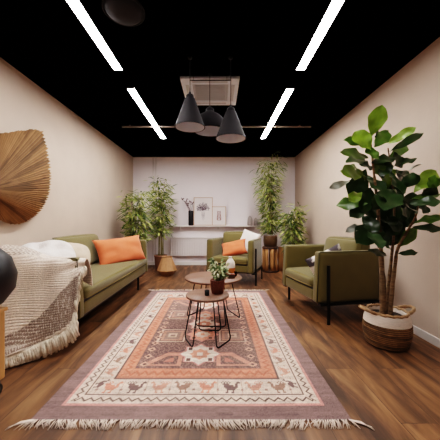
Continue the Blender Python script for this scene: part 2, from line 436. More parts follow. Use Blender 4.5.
# ------------------------------------------------------------------ sofa and armchairs
def seat_unit(name, label, cat, w, loc, rz, group=None, side_bars=True, nback=1, backlean=.26, leg_in=.4, backs=None, back_h=None):
    t = thing(name, label, cat, loc, rz, group)
    D = .37; A = .09; AH = .735; hw = w/2
    fab = M['olive']; n = 14
    obj('seat_base', soft_box(-hw+A,hw-A,-D+.012,D-.06,.215,.332,.018,(0,.006,0),n), fab, t)
    sc = obj('seat_cushion', soft_box(-hw+A+.004,hw-A-.004,-D-.004,D-.12,.352,.452,.035,(0,.012,.022),18), fab, t)
    y = -D-.002
    obj('piping', ntube([(-hw+A+.02,y,.366),(0,y-.012,.364),(hw-A-.02,y,.366)], .0055, 6), M['olive_light'], sc)
    obj('piping', ntube([(-hw+A+.03,y+.014,.44),(0,y+.004,.452),(hw-A-.03,y+.014,.44)], .0045, 6), M['olive_light'], sc)
    obj('gap_shade_strip', nbox(-hw+A+.004,hw-A-.004,-D+.02,D-.13,.325,.358), M['black'], t, False)  # black strip stands in for the shade in the gap under the cushion
    for s in (-1,1):
        x0, x1 = sorted((s*(hw-A), s*hw))
        bm = soft_box(x0,x1,-D,D,.21,AH,.022,(.012,.004,.0),12)
        for v in bm.verts:                                   # front edge leans back a little towards the top
            v.co.y += .025*(v.co.z-.21)/.52*(1 if v.co.y < 0 else 0)*min(1,abs(v.co.y)/D)
        ar = obj('armrest', bm, fab, t)
        xo = s*(hw-.006)
        obj('piping', ntube([(xo,-D+.006,.23),(xo,-D+.026,AH-.012),(xo,-D+.045,AH-.003),(xo,D-.02,AH-.003)], .0045, 6), M['olive_dark'], ar)
    bm = soft_box(-hw+A,hw-A,D-.10,D,.215,back_h or AH-.02,.03,(0,.006,0),n)
    obj('backrest', bm, fab, t)
    cw = (w-2*A)/nback
    for i in range(nback) if backs is None else backs:
        bm = soft_box(-cw/2+.004,cw/2-.004,-.075,.075,0,.41,.045,(0,.045,.02),14)
        c = obj('back_cushion', bm, fab, t)
        c.location = (-hw+A+cw*(i+.5), .205, .45-(.02 if side_bars else 0)); c.rotation_euler = (-backlean*.72,0,0)
        obj('piping', ntube([(-cw/2+.05,0,.422),(0,0,.43),(cw/2-.05,0,.422)], .0055, 6), M['olive_dark'], c)
    m = M['black']
    if side_bars:
        for s in (-1,1):
            for yy in (-D+.115, D-.1):
                x0, x1 = sorted((s*(hw+.013), s*(hw+.033)))
                obj('leg', nbox(x0,x1,yy-.014,yy+.014,0,.60 if yy < 0 else .205,.003), m, t, False)
        bm = bmesh.new()
        for s in (-1,1):
            x0, x1 = sorted((s*(hw-.03), s*(hw+.02)))
            box(bm,x0,x1,-D+.03,D-.03,.19,.211)
        box(bm,-hw+.02,hw-.02,-D+.1,-D+.13,.19,.211); box(bm,-hw+.02,hw-.02,D-.13,D-.1,.19,.211)
        obj('underframe', bm, m, t, False)
    else:
        for s in (-1,1):
            for yy in (-D+.045, D-.05):
                x = hw-leg_in if s > 0 else -hw+.14
                yy = yy+.2 if s < 0 and yy < 0 else yy
                obj('leg', nbox(x-.013,x+.013,yy-.013,yy+.013,0,.20,.003), m, t, False)
        bm = bmesh.new()
        for s in (-1,1): x = hw-leg_in if s > 0 else -hw+.14; box(bm,x-.015,x+.015,-D+.03,D-.03,.195,.216)
        for yy in (-D+.045, D-.05): box(bm,-hw+.1,hw-.1,yy-.012,yy+.012,.195,.216)
        obj('underframe', bm, m, t, False)
    return t
SOFA_Y0, SOFA_Y1, SOFA_F = 2.2, 4.36, -1.17
seat_unit('sofa', 'long olive green sofa along the left wall, near arm under a blanket', 'sofa', SOFA_Y1-SOFA_Y0,
          (SOFA_F-.37,(SOFA_Y0+SOFA_Y1)/2,0), PI/2, None, False, 2, backs=(.60,), back_h=.60, backlean=.40)
seat_unit('armchair', 'olive green armchair at right beside the big fig plant, turned to the left', 'armchair', .82, (1.285,3.10,0), math.radians(-79), 'olive armchairs')
seat_unit('armchair', 'olive green armchair at the back before the shelf, holding an orange cushion', 'armchair', .80, (.305,4.60,0), math.radians(-20), 'olive armchairs')

def cushion(name, label, w, h, t_, loc, rot, m, group=None, seed=0, crease=.012, pinch=.06, rnd_=0):
    o = obj(name, pillow(w,h,t_,22,seed,crease,pinch,rnd_), m)
    o.location = loc; o.rotation_euler = rot
    return tag(o, label, 'cushion', group)
R = math.radians
p = at(105,251.5,3.72)
cushion('orange_cushion','orange cushion leaning at the far end of the long sofa', .78,.40,.17, (-1.405,3.765,.628), (R(-22),R(-3),R(56)), M['orange'], 'orange cushions', 1, .02, .10)
p = at(234,247,4.42)
cushion('orange_cushion','small orange cushion on the back armchair seat, before the white cushion', .45,.29,.14, (p.x,4.42,.585), (R(-38),R(-14),R(-14)), M['orange'], 'orange cushions', 2, .012, .12)
p = at(255,243,4.55)
cushion('white_cushion','white cushion leaning in the right corner of the back armchair', .35,.40,.12, (.545,4.665,.675), (R(-20),R(16),R(-34)), M['white_fab'], None, 3)
# cushions at the near end of the sofa
cushion('fluffy_cushion','fluffy white cushion lying behind the draped blanket on the sofa', .56,.40,.22, (-1.70,2.55,.675), (R(-50),R(-6),R(36)), M['fluffy'], None, 4, .06, .03, .22)
cushion('cream_cushion','round-edged cream cushion between the fluffy white cushion and green back cushion', .40,.36,.16, (-1.60,2.84,.645), (R(-26),R(10),R(46)), M['cream'], None, 5, .02, 0, .26)
# patterned cushion in right armchair
o = cushion('patterned_cushion','white cushion with dark pattern tucked inside the right armchair arm', .44,.34,.12, (1.225,2.865,.56), (R(-12),R(-24),R(6)), M['pattern'], None, 6)
cols = []
for v in o.data.vertices:
    x, z = v.co.x, v.co.z
    k = math.sin(x*38+math.sin(z*22)*1.3)*math.sin(z*34)
    cols.append(rgb(70,62,66) if k > .8 or (z > .07 and k > -.5) else rgb(226,214,204))
vcol(o, cols)

# ------------------------------------------------------------------ knitted blanket over the sofa arm
def catmull(P, t):
    n = len(P)-1; x = t*n; i = min(int(x), n-1); f = x-i
    p0 = P[max(i-1,0)]; p1 = P[i]; p2 = P[i+1]; p3 = P[min(i+2,n)]
    return .5*((2*p1)+(p2-p0)*f+(2*p0-5*p1+4*p2-p3)*f*f+(3*p1-p0-3*p2+p3)*f**3)
rows = [
 [at(-14,366,1.80), at(18,353,1.90), at(46,340,2.01), at(71,324,2.08), at(76,298,2.155)],
 [at(-12,343,1.93), at(14,335,1.99), at(44,314,2.06), at(67,287,2.125), at(79.5,274,2.19)],
 [at(-10,305,2.06), at(16,298,2.09), at(42,288,2.12), at(64,272,2.155), at(84,266,2.25)],
 [at(-8,268,2.13), at(20,264,2.14), at(42,263,2.15), at(65,262,2.17), at(85,261.5,2.25)],
 [at(-2,252,2.20), at(24,252,2.22), at(48,257.5,2.26), at(70,258.5,2.27), at(88,260.5,2.31)],
 [at(6,246,2.32), at(28,249,2.33), at(54,260,2.37), at(76,263,2.36), at(91,272,2.37)],
 [at(12,250,2.44), at(36,258,2.42), at(60,274,2.42), at(80,280,2.39), at(92,286,2.37)],
]
rows = [[Vector(p) for p in r] for r in rows]
NU, NV = 170, 340
verts, faces, cols = [], [], []
CRM, BRN, DRK, WHT = (np.array(rgb(*c)[:3]) for c in ((242,222,204),(206,178,156),(146,124,110),(232,216,200)))
vt = np.linspace(0,1,NV)
for j in range(NV):
    for i in range(NU):
        u = i/(NU-1); v = vt[j]
        p = catmull([catmull(r, u) for r in rows], v)
        s = noise.noise(Vector((u*7, v*1.3, 4)))*.022*min(1,(1-v)*2)*(1 if v < .55 else .5)
        s += .010*math.sin(u*26+v*2)*max(0,.55-v)
        ph = (p.z-.5*p.y)*2*PI/.0155+1.6*noise.noise(p*9)
        s += .003*math.sin(ph)                       # knit rows
        p = p + Vector((.25,-.8,.35))*max(s,-.012 if v > .4 else -.03)
        verts.append(p)
        nz = noise.noise(Vector((u*60, v*60, 1)))
        # hem band (parallel to the hem) and plain field
        band = v < .175+.01*noise.noise(Vector((u*20,v*20,9)))
        if band:
            k = math.sin(ph)*.6+.45*math.sin(u*300+2*math.sin(ph))+nz*.7
            c = DRK*(1+.2*nz) if k > .0 else WHT*.9
            if v < .02: c = WHT
        elif v > .60 and u < .42:
            k = math.sin(v*260)+math.sin(u*150+math.sin(v*120)*2); c = DRK*1.2 if k > .2 else WHT
        else:
            k = .5+.5*math.sin(ph+.5*math.sin(u*150)); c = CRM*(.86+.18*k)*(1+.15*nz)+ (BRN-CRM)*.3*(1-k)
        cols.append((*c,1))
for j in range(NV-1):
    for i in range(NU-1):
        a = j*NU+i; faces.append((a,a+1,a+NU+1,a+NU))
bl = thing('knitted_blanket','cream and brown knitted throw with tassels draped over the near sofa arm','blanket',(0,0,0))
o = raw_mesh('blanket_body', verts, faces, cols, M['knit'], bl)
md = o.modifiers.new('thick','SOLIDIFY'); md.thickness = .012; md.offset = 1
# tassels along the hem
bm = bmesh.new(); rnd = random.Random(5)
hem = [catmull(rows[0], i/59) for i in range(60)] + [catmull([rows[k][4] for k in range(3)], i/9) for i in range(1,10)]
for i, p in enumerate(hem):
    nxt = hem[min(i+1,len(hem)-1)]; prv = hem[max(i-1,0)]
    tdir = (nxt-prv).normalized(); out = Vector((.10,-.30,-1)); out = (out - tdir*out.dot(tdir)*.6).normalized()
    if i >= 60: out = Vector((.35,-.2,-1)).normalized()
    for q in range(3):
        L_ = rnd.uniform(.075,.115)*(1 if i < 60 else .6); d = (out+Vector((rnd.uniform(-.35,.35),rnd.uniform(-.3,.1),rnd.uniform(-.1,.1)))).normalized()
        a = p+tdir*rnd.uniform(-.012,.012); b = a+d*L_*.5+Vector((rnd.uniform(-.008,.008),0,0)); c = a+out*L_+d*.012
        for w in (a,b,c): w.z = max(w.z,.014)
        tube(bm,[a,a.lerp(b,.5)+Vector((rnd.uniform(-.005,.005),-.004,0)),b,c],[.009,.012,.011,.008],6)
fr = obj('tassel_fringe', bm, M['fringe'], bl); fr['label'] = 'cream wool tassels along the blanket hem'

# ------------------------------------------------------------------ trolley and black round thing at left edge
t = thing('wooden_trolley','light wooden box on casters at the left edge of the photo','trolley',(-1.50,1.37,0))
bm = bmesh.new(); box(bm,-.2,.2,-.22,.22,.095,.50,.008)
cr = obj('box_body', bm, M['crate'], t, False)
obj('lid', nbox(-.21,.21,-.23,.23,.502,.525,.005), M['crate'], t, False)
obj('hand_hole_shade', nbox(.195,.203,-.02,.10,.36,.41,.003), M['logdark'], t, False)  # dark slab stands in for the shade inside the hand hole
for sx in (-1,1):
    for sy in (-1,1):
        x, y = sx*.165, sy*.185
        c = obj('caster', ntube([(x-.018,y,.036),(x+.018,y,.036)], .036, 20), M['blackleather'], t)
        obj('hub', ntube([(x-.022,y,.036),(x+.022,y,.036)], .018, 14), M['caster'], c)
        obj('fork', nbox(x-.026,x+.026,y-.012,y+.012,.068,.096,.003), M['caster'], c, False)
o = obj('round_cushion', nlathe([(.11,0),(.19,.03),(.245,.11),(.255,.20),(.225,.30),(.15,.375),(.06,.40),(.005,.402)], 40), M['blackleather'])
o.location = (-1.475,1.50,.525); tag(o, 'black rounded upholstered shape on the wooden trolley at the left edge', 'cushion')

# ------------------------------------------------------------------ dried palm leaf on the left wall
XW = XL+.055
def W(px, py):
    Y = F*(-XW)/(CX-px); return (Y, CAMZ-(py-CY)*Y/F)
base = W(-14,190)
outl = [W(*q) for q in ((-2,134),(8,132.5),(20,130.5),(33,129.5),(41,131),(44,142),(46.5,155),(49,172),(49,188),(46,201),(39,212),(31,219),(22,223.5),(12,224),(3,221),(-5,216),(-12,211))]
pol = sorted((math.atan2(z-base[1],y-base[0]), math.hypot(z-base[1],y-base[0])) for y,z in outl)
a0, a1 = pol[0][0]-.35, pol[-1][0]+.9
NA, NR = 220, 14
verts, faces, cols = [], [], []; rnd = random.Random(11)
jit = [rnd.uniform(-1,1) for _ in range(NA+1)]
for i in range(NA+1):
    a = a0+(a1-a0)*i/NA
    r = np.interp(a, [q[0] for q in pol], [q[1] for q in pol])
    if a > pol[-1][0]: r *= 1-.22*(a-pol[-1][0])
    if a < pol[0][0]: r *= 1-.3*(pol[0][0]-a)
    r *= 1+.012*jit[i]-.02*(i%4 == 0)
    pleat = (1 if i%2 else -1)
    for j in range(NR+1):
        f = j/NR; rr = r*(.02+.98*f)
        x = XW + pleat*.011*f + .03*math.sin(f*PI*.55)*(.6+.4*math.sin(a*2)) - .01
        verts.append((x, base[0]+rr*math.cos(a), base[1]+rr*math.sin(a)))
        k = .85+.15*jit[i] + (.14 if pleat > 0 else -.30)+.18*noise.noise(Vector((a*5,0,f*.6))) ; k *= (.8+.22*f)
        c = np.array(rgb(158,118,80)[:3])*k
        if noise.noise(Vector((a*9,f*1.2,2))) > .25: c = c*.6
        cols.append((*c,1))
for i in range(NA):
    for j in range(NR):
        q = i*(NR+1)+j; faces.append((q,q+1,q+NR+2,q+NR+1))
pl = thing('dried_palm_leaf','large dried brown pleated palm fan hung on the left wall','wall decoration',(0,0,0))
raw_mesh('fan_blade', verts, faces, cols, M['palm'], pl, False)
obj('leaf_stalk', ntube([(XW+.03,base[0],base[1]),(XW+.02,base[0]-.12,base[1]-.2),(XW-.02,base[0]-.2,base[1]-.42)], [.016,.013,.010], 8), M['palm'], pl)
pl.children[-1].data.color_attributes.new('Col','FLOAT_COLOR','POINT')
vcolo = [o for o in pl.children if o.name.startswith('leaf_stalk')][0]
vcolo.data.color_attributes['Col'].data.foreach_set('color', np.tile(np.array(rgb(150,106,66),dtype=np.float32), len(vcolo.data.vertices)))

# ------------------------------------------------------------------ rug
RX0, RX1, RY0, RY1 = -.985, .702, 1.365, 3.90
NX, NY = 380, 540
gx = np.linspace(RX0,RX1,NX); gy = np.linspace(RY0,RY1,NY)
X, Yg = np.meshgrid(gx, gy)
rng = np.random.default_rng(4)
def col(r,g,b): return np.array(rgb(r,g,b)[:3])
MAUVE, CREAM, SALM, BROWN, PINK, FIELD, DARKC = col(128,102,98), col(226,199,180), col(212,132,106), col(106,80,72), col(212,142,132), col(118,90,84), col(84,62,60)
RXC = (RX0+RX1)/2; RYC = (RY0+RY1)/2
sx = np.minimum(X-RX0, RX1-X); sy = np.minimum(Yg-RY0, RY1-Yg)
SE = [.10,.118,.185,.195,.295,.308,.40]; EE = [.10,.118,.190,.200,.345,.358,.475]
img = np.zeros((NY,NX,3)); img[:] = MAUVE
def inside(k): return (sx > SE[k]) & (sy > EE[k])
layer = np.zeros((NY,NX),int)
for k in range(7): layer[inside(k)] = k+1
for k, c in enumerate((MAUVE,PINK,CREAM,BROWN,CREAM,BROWN,SALM,FIELD)): img[layer==k] = c
# is a cell on the end bands or side bands
def onend(k0,k1): return (layer==k1) & ((sy-EE[k0])/(EE[k1]-EE[k0]) < (sx-SE[k0])/(SE[k1]-SE[k0])) 
def band(k):   # t along, s across (0..1)
    lo_s, hi_s, lo_e, hi_e = SE[k-1],SE[k],EE[k-1],EE[k]
    fe = (sy-lo_e)/(hi_e-lo_e); fs = (sx-lo_s)/(hi_s-lo_s)
    m = layer==k; end = m & (fe < 1) & (fe <= fs); side = m & ~end
    return m, end, side, np.where(end,fe,fs), np.where(end, X-RXC, Yg-RYC)
def tri(t, p): return np.abs(((t/p)%1)*2-1)
m, e, s_, s, t_ = band(2)
img[m & (np.abs(s-(.3+.4*tri(t_,.055))) < .10)] = BROWN*.9
m, e, s_, s, t_ = band(6)
img[m & (np.abs(s-(.3+.4*tri(t_,.06))) < .10)] = col(196,108,84)
img[m & ((s < .08)|(s > .93))] = col(190,120,98)
# animals
BIRD = ["..............",
        ".#.#.#......#.",
        "#.#.#.#....###",
        ".#####....##..",
        "..#######.##..",
        "..##########..",
        "...########...",
        "....######....",
        "....#...#.....",
        "...##..##....."]
BA = np.array([[c=='#' for c in r] for r in BIRD])
m, e, s_, s, t_ = band(4)
P = .15
ct = np.floor(t_/P); u = (t_/P)%1
iu = np.clip(((u-.07)/.82*14).astype(int),0,13); iv = np.clip(((1-s)*1.1-.02)*10,0,9).astype(int)
iu = np.where(ct%4 < 2, iu, 13-iu)
hit = BA[iv,iu] & m & (u > .07) & (u < .89) & (s > .08) & (s < .93)
for q, c in enumerate((col(214,132,110), col(110,84,80), col(204,140,120), col(150,112,96))):
    img[hit & (ct%4 == q)] = c
img[m & (np.abs(u-.94) < .012)] = col(190,150,130)
img[m & (np.abs(u-.94) < .05) & (np.abs(s-.3) < .06)] = col(160,120,110)
# inner field motifs
fx = X-RXC; F0, F1 = RY0+EE[6], RY1-EE[6]; HX = (RX1-RX0)/2-SE[6]
fm = layer==7
nzf = np.sin(fx*230+np.sin(Yg*90)*2)*np.sin(Yg*210+np.sin(fx*80)*2)
img[fm & (nzf > .55)] = col(176,136,122)
img[fm & (nzf < -.72)] = DARKC
def rectline(x0,x1,y0,y1,w,c,fill=None):
    r = fm & (fx > x0)&(fx < x1)&(Yg > y0)&(Yg < y1)
    if fill is not None: img[r] = fill
    img[r & ~((fx > x0+w)&(fx < x1-w)&(Yg > y0+w)&(Yg < y1-w))] = c
def star(cy, r, c, c2, cx=0):
    for dx, dy, k in ((0,0,1),):
        a = np.abs(fx-cx); b = np.abs(Yg-cy)
        st = fm & (((np.maximum(a,b) < r*.70)) | (a+b < r))
        img[st] = c
        st2 = fm & (((np.maximum(a,b) < r*.34)) | (a+b < r*.5))
        img[st2] = c2
        img[fm & (np.maximum(a,b) < r*.13)] = c
        ed = fm & (~(((np.maximum(a,b) < r*.64)) | (a+b < r*.9))) & st
        img[ed] = PINK
        for ux in (-1,1):
            for uy in (-1,1):
                img[fm & (np.abs(fx-cx-ux*r*.48) < r*.10) & (np.abs(Yg-cy-uy*r*.48) < r*.12)] = BROWN
L_ = F1-F0
for k, sg in ((0,1),(1,-1)):
    yb = F0 if k == 0 else F1
    Z = lambda v: yb+sg*v
    for s2 in (-1,1):
        d = sg*(Yg-yb); xx = s2*fx
        # corner triangles
        tr = fm & (d > .03)&(d < .22)&(xx > .13+ .0*d)&(xx < HX-.02-(d-.03)*.9)
        img[tr & ~((d > .05)&(d < .17)&(xx > .16)&(xx < HX-.07-(d-.03)*.95))] = col(206,140,120)
        q = tr & (d > .08)&(d < .14)&(xx > .19)&(xx < HX-.13-(d-.03)*.95); img[q] = col(190,120,104)
        # side squares
        y0, y1 = sorted((Z(.40),Z(.66)))
        x0, x1 = (.15,.39) if s2 > 0 else (-.39,-.15)
        rectline(x0,x1,y0,y1,.014,col(212,178,156))
        rectline(x0+.03,x1-.03,y0+.03,y1-.03,.02,col(186,134,114), col(152,120,108))
        rectline(x0+.08,x1-.08,y0+.09,y1-.09,.02,col(214,178,156))
    star(Z(.20), .17, col(236,214,196), col(222,150,126))
    star(Z(.55), .15, col(226,152,128), col(236,208,190))
star(RYC, .17, col(236,210,192), col(216,140,116))
for y in np.arange(F0+.05,F1,.11):
    for s2 in (-1,1):
        img[fm & (np.abs(s2*fx-HX+.05)+np.abs(Yg-y) < .035)] = col(214,160,136)
        img[fm & (np.abs(s2*fx-HX+.05)+np.abs(Yg-y) < .016)] = DARKC
# worn weave: weft streaks and speckle
streak = rng.normal(0,1,(NY,1))*.08 + rng.normal(0,1,(NY,NX))*.15
sm = rng.normal(0,1,(NY//6+2,NX//20+2)); sm = np.kron(sm, np.ones((6,20)))[:NY,:NX]*.08
img = np.clip(img*(1+streak+sm)[...,None],0,1)
fade = np.clip(.07+.10*np.sin(Yg*3.1+1)*np.sin(X*4),0,1)[...,None]
img = img*(1-fade)+col(190,160,150)*fade
rg = thing('area_rug','patterned pink mauve and cream kilim rug with fringed ends on the wooden floor','rug',(RXC,RYC,0))
wob = .004*np.sin(Yg*5)
Z = np.full_like(X,.008)+.0015*np.sin(X*9)*np.sin(Yg*7)
vs = np.stack([X-RXC+wob*0, Yg-RYC, Z],-1).reshape(-1,3)
idx = np.arange(NX*NY).reshape(NY,NX)
fs = np.stack([idx[:-1,:-1],idx[:-1,1:],idx[1:,1:],idx[1:,:-1]],-1).reshape(-1,4)
o = raw_mesh('rug_field', vs.tolist(), fs.tolist(), np.concatenate([img.reshape(-1,3),np.ones((NX*NY,1))],1), M['rug'], rg)
md = o.modifiers.new('thick','SOLIDIFY'); md.thickness = .006; md.offset = -1
rnd = random.Random(8)
for end, sg in ((RY0-RYC,-1),(RY1-RYC,1)):
    bm = bmesh.new(); x = RX0-RXC
    while x < RX1-RXC:
        sp_ = .012 if sg > 0 else .0085
        x += sp_*rnd.uniform(.6,1.5); L2 = rnd.uniform(.035,.066); lean = rnd.uniform(-.03,.03)+.02*math.sin(x*8)
        if x > RX1-RXC: break
        for q in range(2):
            d = rnd.uniform(-.026,.026)
            tube(bm,[(x,end-sg*.004,.006),(x+lean*.4+d*.5,end+sg*L2*.5,.008+rnd.uniform(0,.006)),(x+lean+d,end+sg*L2,.004)],[.0024,.0022,.0015],4)
    for q in range(6):
        c = (RX1-RXC-.01) if q < 3 else (RX0-RXC+.01); s2 = 1 if q < 3 else -1
        tube(bm,[(c,end,.006),(c+s2*.05,end+sg*.03+q%3*.008,.008),(c+s2*.09,end+sg*(.045+q%3*.01),.004)],[.004,.003,.002],4)
    f_ = obj('fringe', bm, M['rugfringe'], rg); f_['kind'] = 'stuff'; f_['label'] = 'pale cotton fringe along the rug end'

# ------------------------------------------------------------------ coffee tables
def wire_table(label, x, y, R_, H, rb, rt, rot, nloop=3, half=.42):
    t = thing('coffee_table', label, 'coffee table', (x,y,.0095), rot, 'round wire-legged coffee tables')
    H -= .0095
    obj('tabletop', nlathe([(R_-.008,H-.022),(R_,H-.016),(R_,H-.004),(R_-.004,H)], 64), M['tabletop'], t)
    for k in range(nloop):
        a = 2*PI*k/nloop
        a1, a2 = a-half, a+half
        ti, to = rt, rb
        pts = [(ti*math.cos(a1),ti*math.sin(a1),H-.024),(to*math.cos(a1),to*math.sin(a1),.006),(to*math.cos(a2),to*math.sin(a2),.006),(ti*math.cos(a2),ti*math.sin(a2),H-.024)]
        obj('leg', ntube(round_path(pts,.04,5), .0055, 8), M['black'], t)
    obj('top_ring', ntube([(rt*math.cos(q*PI/20),rt*math.sin(q*PI/20),H-.026) for q in range(40)], .005, 6, closed=True), M['black'], t)
    return t
wire_table('smaller round walnut coffee table on black wire legs, in front', -.092, 2.29, .19, .408, .205, .135, R(85), 3, .55)
wire_table('larger round walnut coffee table on black wire legs, behind the smaller one', -.05, 2.80, .305, .452, .29, .19, R(25), 3, .55)

# plant on the small table
def leafset(name, specs, m, parent):
    """specs: list of (base, dir, normal, length, width, colour, droop)"""
    verts, faces, cols = [], [], []
    for (b, d, n, L, w, c, droop) in specs:
        d = d.normalized(); n = (n-d*n.dot(d)); n = n.normalized() if n.length > 1e-4 else d.orthogonal().normalized(); s = d.cross(n)
        i0 = len(verts); prof = (0,.75,1,.7,0)
        for k, f in enumerate((0,.22,.48,.76,1)):
            p = b+d*L*f+Vector((0,0,-droop*L*f*f))
            hw = w*.5*prof[k]
            verts += [p-s*hw+n*hw*.25, p, p+s*hw+n*hw*.25]
            cols += [c,c,c]
        for k in range(4):
            q = i0+3*k; faces += [(q,q+1,q+4,q+3),(q+1,q+2,q+5,q+4)]
    return raw_mesh(name, verts, faces, cols, m, parent)
rnd = random.Random(21)
def rv(r=rnd): return Vector((r.uniform(-1,1),r.uniform(-1,1),r.uniform(-1,1)))
p = at(217.5,292,2.31)
t = thing('potted_plant','leafy green plant in a textured terracotta pot on the smaller coffee table','plant',(p.x,2.31,.409))
obj('pot', nlathe([(.044,0),(.05,.004),(.063,.06),(.066,.115),(.066,.122),(.058,.122),(.056,.10)], 28, fn=lambda a,z: 1+.02*math.sin(a*14+z*300)), M['terracotta'], t)
obj('soil', nlathe([(.055,.098),(.055,.104)], 20), M['soil'], t)
sp, st = [], bmesh.new()
for i in range(26):
    a = rnd.uniform(0,2*PI); r = rnd.uniform(.02,.105); h = .12+rnd.uniform(.03,.17)*(1.1-r*4)+.03
    e = Vector((r*math.cos(a),r*math.sin(a),h)); tube(st,[(e.x*.15,e.y*.15,.1),(e.x*.6,e.y*.6,.1+(h-.1)*.7),e],.0018,4)
    for k in range(9):
        f = rnd.uniform(.35,1); b = Vector((e.x*f,e.y*f,.1+(h-.1)*f**.8))
        c = rgb(*random.Random(i*50+k).choice(((96,118,66),(148,160,112),(206,206,176),(70,96,48),(186,190,150))))
        sp.append((b, rv()+Vector((math.cos(a)*.7,math.sin(a)*.7,.2)), rv()+Vector((0,-1,1)), rnd.uniform(.03,.052), rnd.uniform(.016,.026), c, .2))
obj('stem', st, M['cane'], t); leafset('foliage', sp, M['pleaf'], t)
p = at(207,292,2.24)
o = obj('small_cup', nlathe([(.016,0),(.019,.004),(.022,.045),(.019,.045),(.016,.01)], 24), M['blackvase']); o.location = (p.x,2.24,.409)
tag(o,'small black cup left of the potted plant on the smaller coffee table','cup')

p = at(230.5,270,2.87)
t = thing('bottle_vase','bulbous frosted and amber vase on the larger coffee table','vase',(p.x,2.87,.453))
obj('amber_base', nlathe([(.038,0),(.046,.005),(.052,.03),(.052,.085)], 32, cap1=False), M['amber'], t)
obj('frosted_top', nlathe([(.052,.085),(.052,.11),(.046,.145),(.03,.172),(.018,.183),(.017,.20),(.021,.206),(.014,.206),(.012,.19)], 32, cap0=False), M['frost'], t)
p = at(230.8,278,2.69)
t = thing('wooden_box','small dark brown box before the vase on the larger coffee table','box',(p.x+.005,2.72,.453),R(12))
obj('box_body', nbox(-.034,.034,-.026,.026,0,.036,.003), M['logdark'], t, False)
obj('lid', nbox(-.036,.036,-.028,.028,.037,.046,.002), M['terracotta'], t, False)
o = obj('glass_bowl', nlathe([(.025,0),(.038,.012),(.045,.05),(.042,.05),(.035,.014),(.004,.008)], 28), M['glass']); o.location = (.165,2.79,.453)
tag(o,'small clear glass bowl at the right edge of the larger coffee table','bowl')

# ------------------------------------------------------------------ bamboo plants
def bamboo(label, loc, ztop, zfol, spread, nleaf, ncane, seed, pot, potr, poth, leafL=.145, xlim=None):
    rnd = random.Random(seed)
    t = thing('bamboo_plant', label, 'plant', loc, 0, 'bamboo plants')
    r, h = potr, poth
    if pot == 'bronze':
        obj('pot', nlathe([(r*.8,0),(r*.97,h*.08),(r*1.06,h*.5),(r*1.04,h*.85),(r*.98,h),(r*.86,h),(r*.84,h*.8)], 36), M['potdark'], t)
        obj('rim', ntube([(r*.88*math.cos(q*PI/18),r*.88*math.sin(q*PI/18),h) for q in range(36)], .014, 8, closed=True), M['potrim'], t)
    else:
        obj('pot', nlathe([(r*.78,0),(r*.82,.01),(r,h*.9),(r*1.04,h*.92),(r*1.04,h),(r*.94,h),(r*.92,h*.85)], 36), M[pot], t)
    obj('soil', nlathe([(r*.8,h*.84),(r*.8,h*.87)], 24), M['soil'], t)
    cb = bmesh.new(); sp = []
    pal = ((114,128,54),(148,154,76),(82,100,40),(180,180,106),(60,78,30),(126,136,58))
    for k in range(ncane):
        a = 2*PI*k/ncane+rnd.uniform(-.3,.3); rr = spread*rnd.uniform(.15,.75)
        top = Vector((rr*math.cos(a), rr*math.sin(a)*.75, ztop*rnd.uniform(.78,1.0) if k else ztop*.98))
        b0 = Vector((math.cos(a)*r*.4, math.sin(a)*r*.4, h*.85))
        path = [b0.lerp(top,f)+Vector((0,0,0))+Vector((math.cos(a),math.sin(a),0))*(-.05*math.sin(f*PI)) for f in (0,.25,.5,.75,1)]
        tube(cb, path, [.0075,.007,.006,.0045,.002], 5)
        n = nleaf//ncane
        for i in range(n):
            f = rnd.uniform(max(0,(zfol-b0.z)/(top.z-b0.z)),1.0)
            f = min(f,1); p = b0.lerp(top,f)+Vector((math.cos(a),math.sin(a),0))*(-.05*math.sin(f*PI))
            th = rnd.uniform(0,2*PI); off = rnd.uniform(.02,1)*spread*.62*(1.0-.45*abs(f-.6))
            p2 = p+Vector((math.cos(th)*off, math.sin(th)*off*.7, rnd.uniform(-.04,.07)+off*.15))
            hr = math.hypot(p2.x,p2.y)
            if hr > spread: p2.x *= spread/hr; p2.y *= spread/hr
            if i%5 == 0: tube(cb,[p,p.lerp(p2,.5)+Vector((0,0,.01)),p2],.0014,3)
            d = Vector((math.cos(th),math.sin(th)*.8,rnd.uniform(-.7,.7)))
            if xlim and abs(loc[0]+p2.x+d.normalized().x*leafL*1.3) > xlim: d.x = -d.x
            c = np.array(rgb(*rnd.choice(pal)))*rnd.uniform(.75,1.1); c[3] = 1
            sp.append((p2, d, Vector((rnd.uniform(-.6,.6),-.6,1)), leafL*rnd.uniform(.7,1.25), leafL*rnd.uniform(.15,.22), tuple(c), rnd.uniform(0,.5)))
    obj('cane', cb, M['cane'], t); leafset('foliage', sp, M['bleaf'], t)
    return t
bamboo('bushy bamboo plant at back left, nearer the left wall behind the sofa', (-1.53,4.95,0), 1.64, .62, .36, 720, 8, 31, 'potbrown', .13, .28, .145, 1.99)
bamboo('taller bamboo plant at back left in a brown pot behind the faceted basket', (-1.215,5.52,0), 1.97, .72, .33, 800, 9, 32, 'potbrown', .135, .33, .145)
bamboo('tallest bamboo plant at back right in a bronze pot on a log stool', (1.09,5.42,.522), 1.95, .30, .31, 980, 9, 33, 'bronze', .135, .235, .145)
bamboo('short bushy bamboo plant at back right, behind the right armchair', (1.44,5.02,0), 1.34, .5, .28, 600, 8, 34, 'potbrown', .13, .30, .14, 1.80)

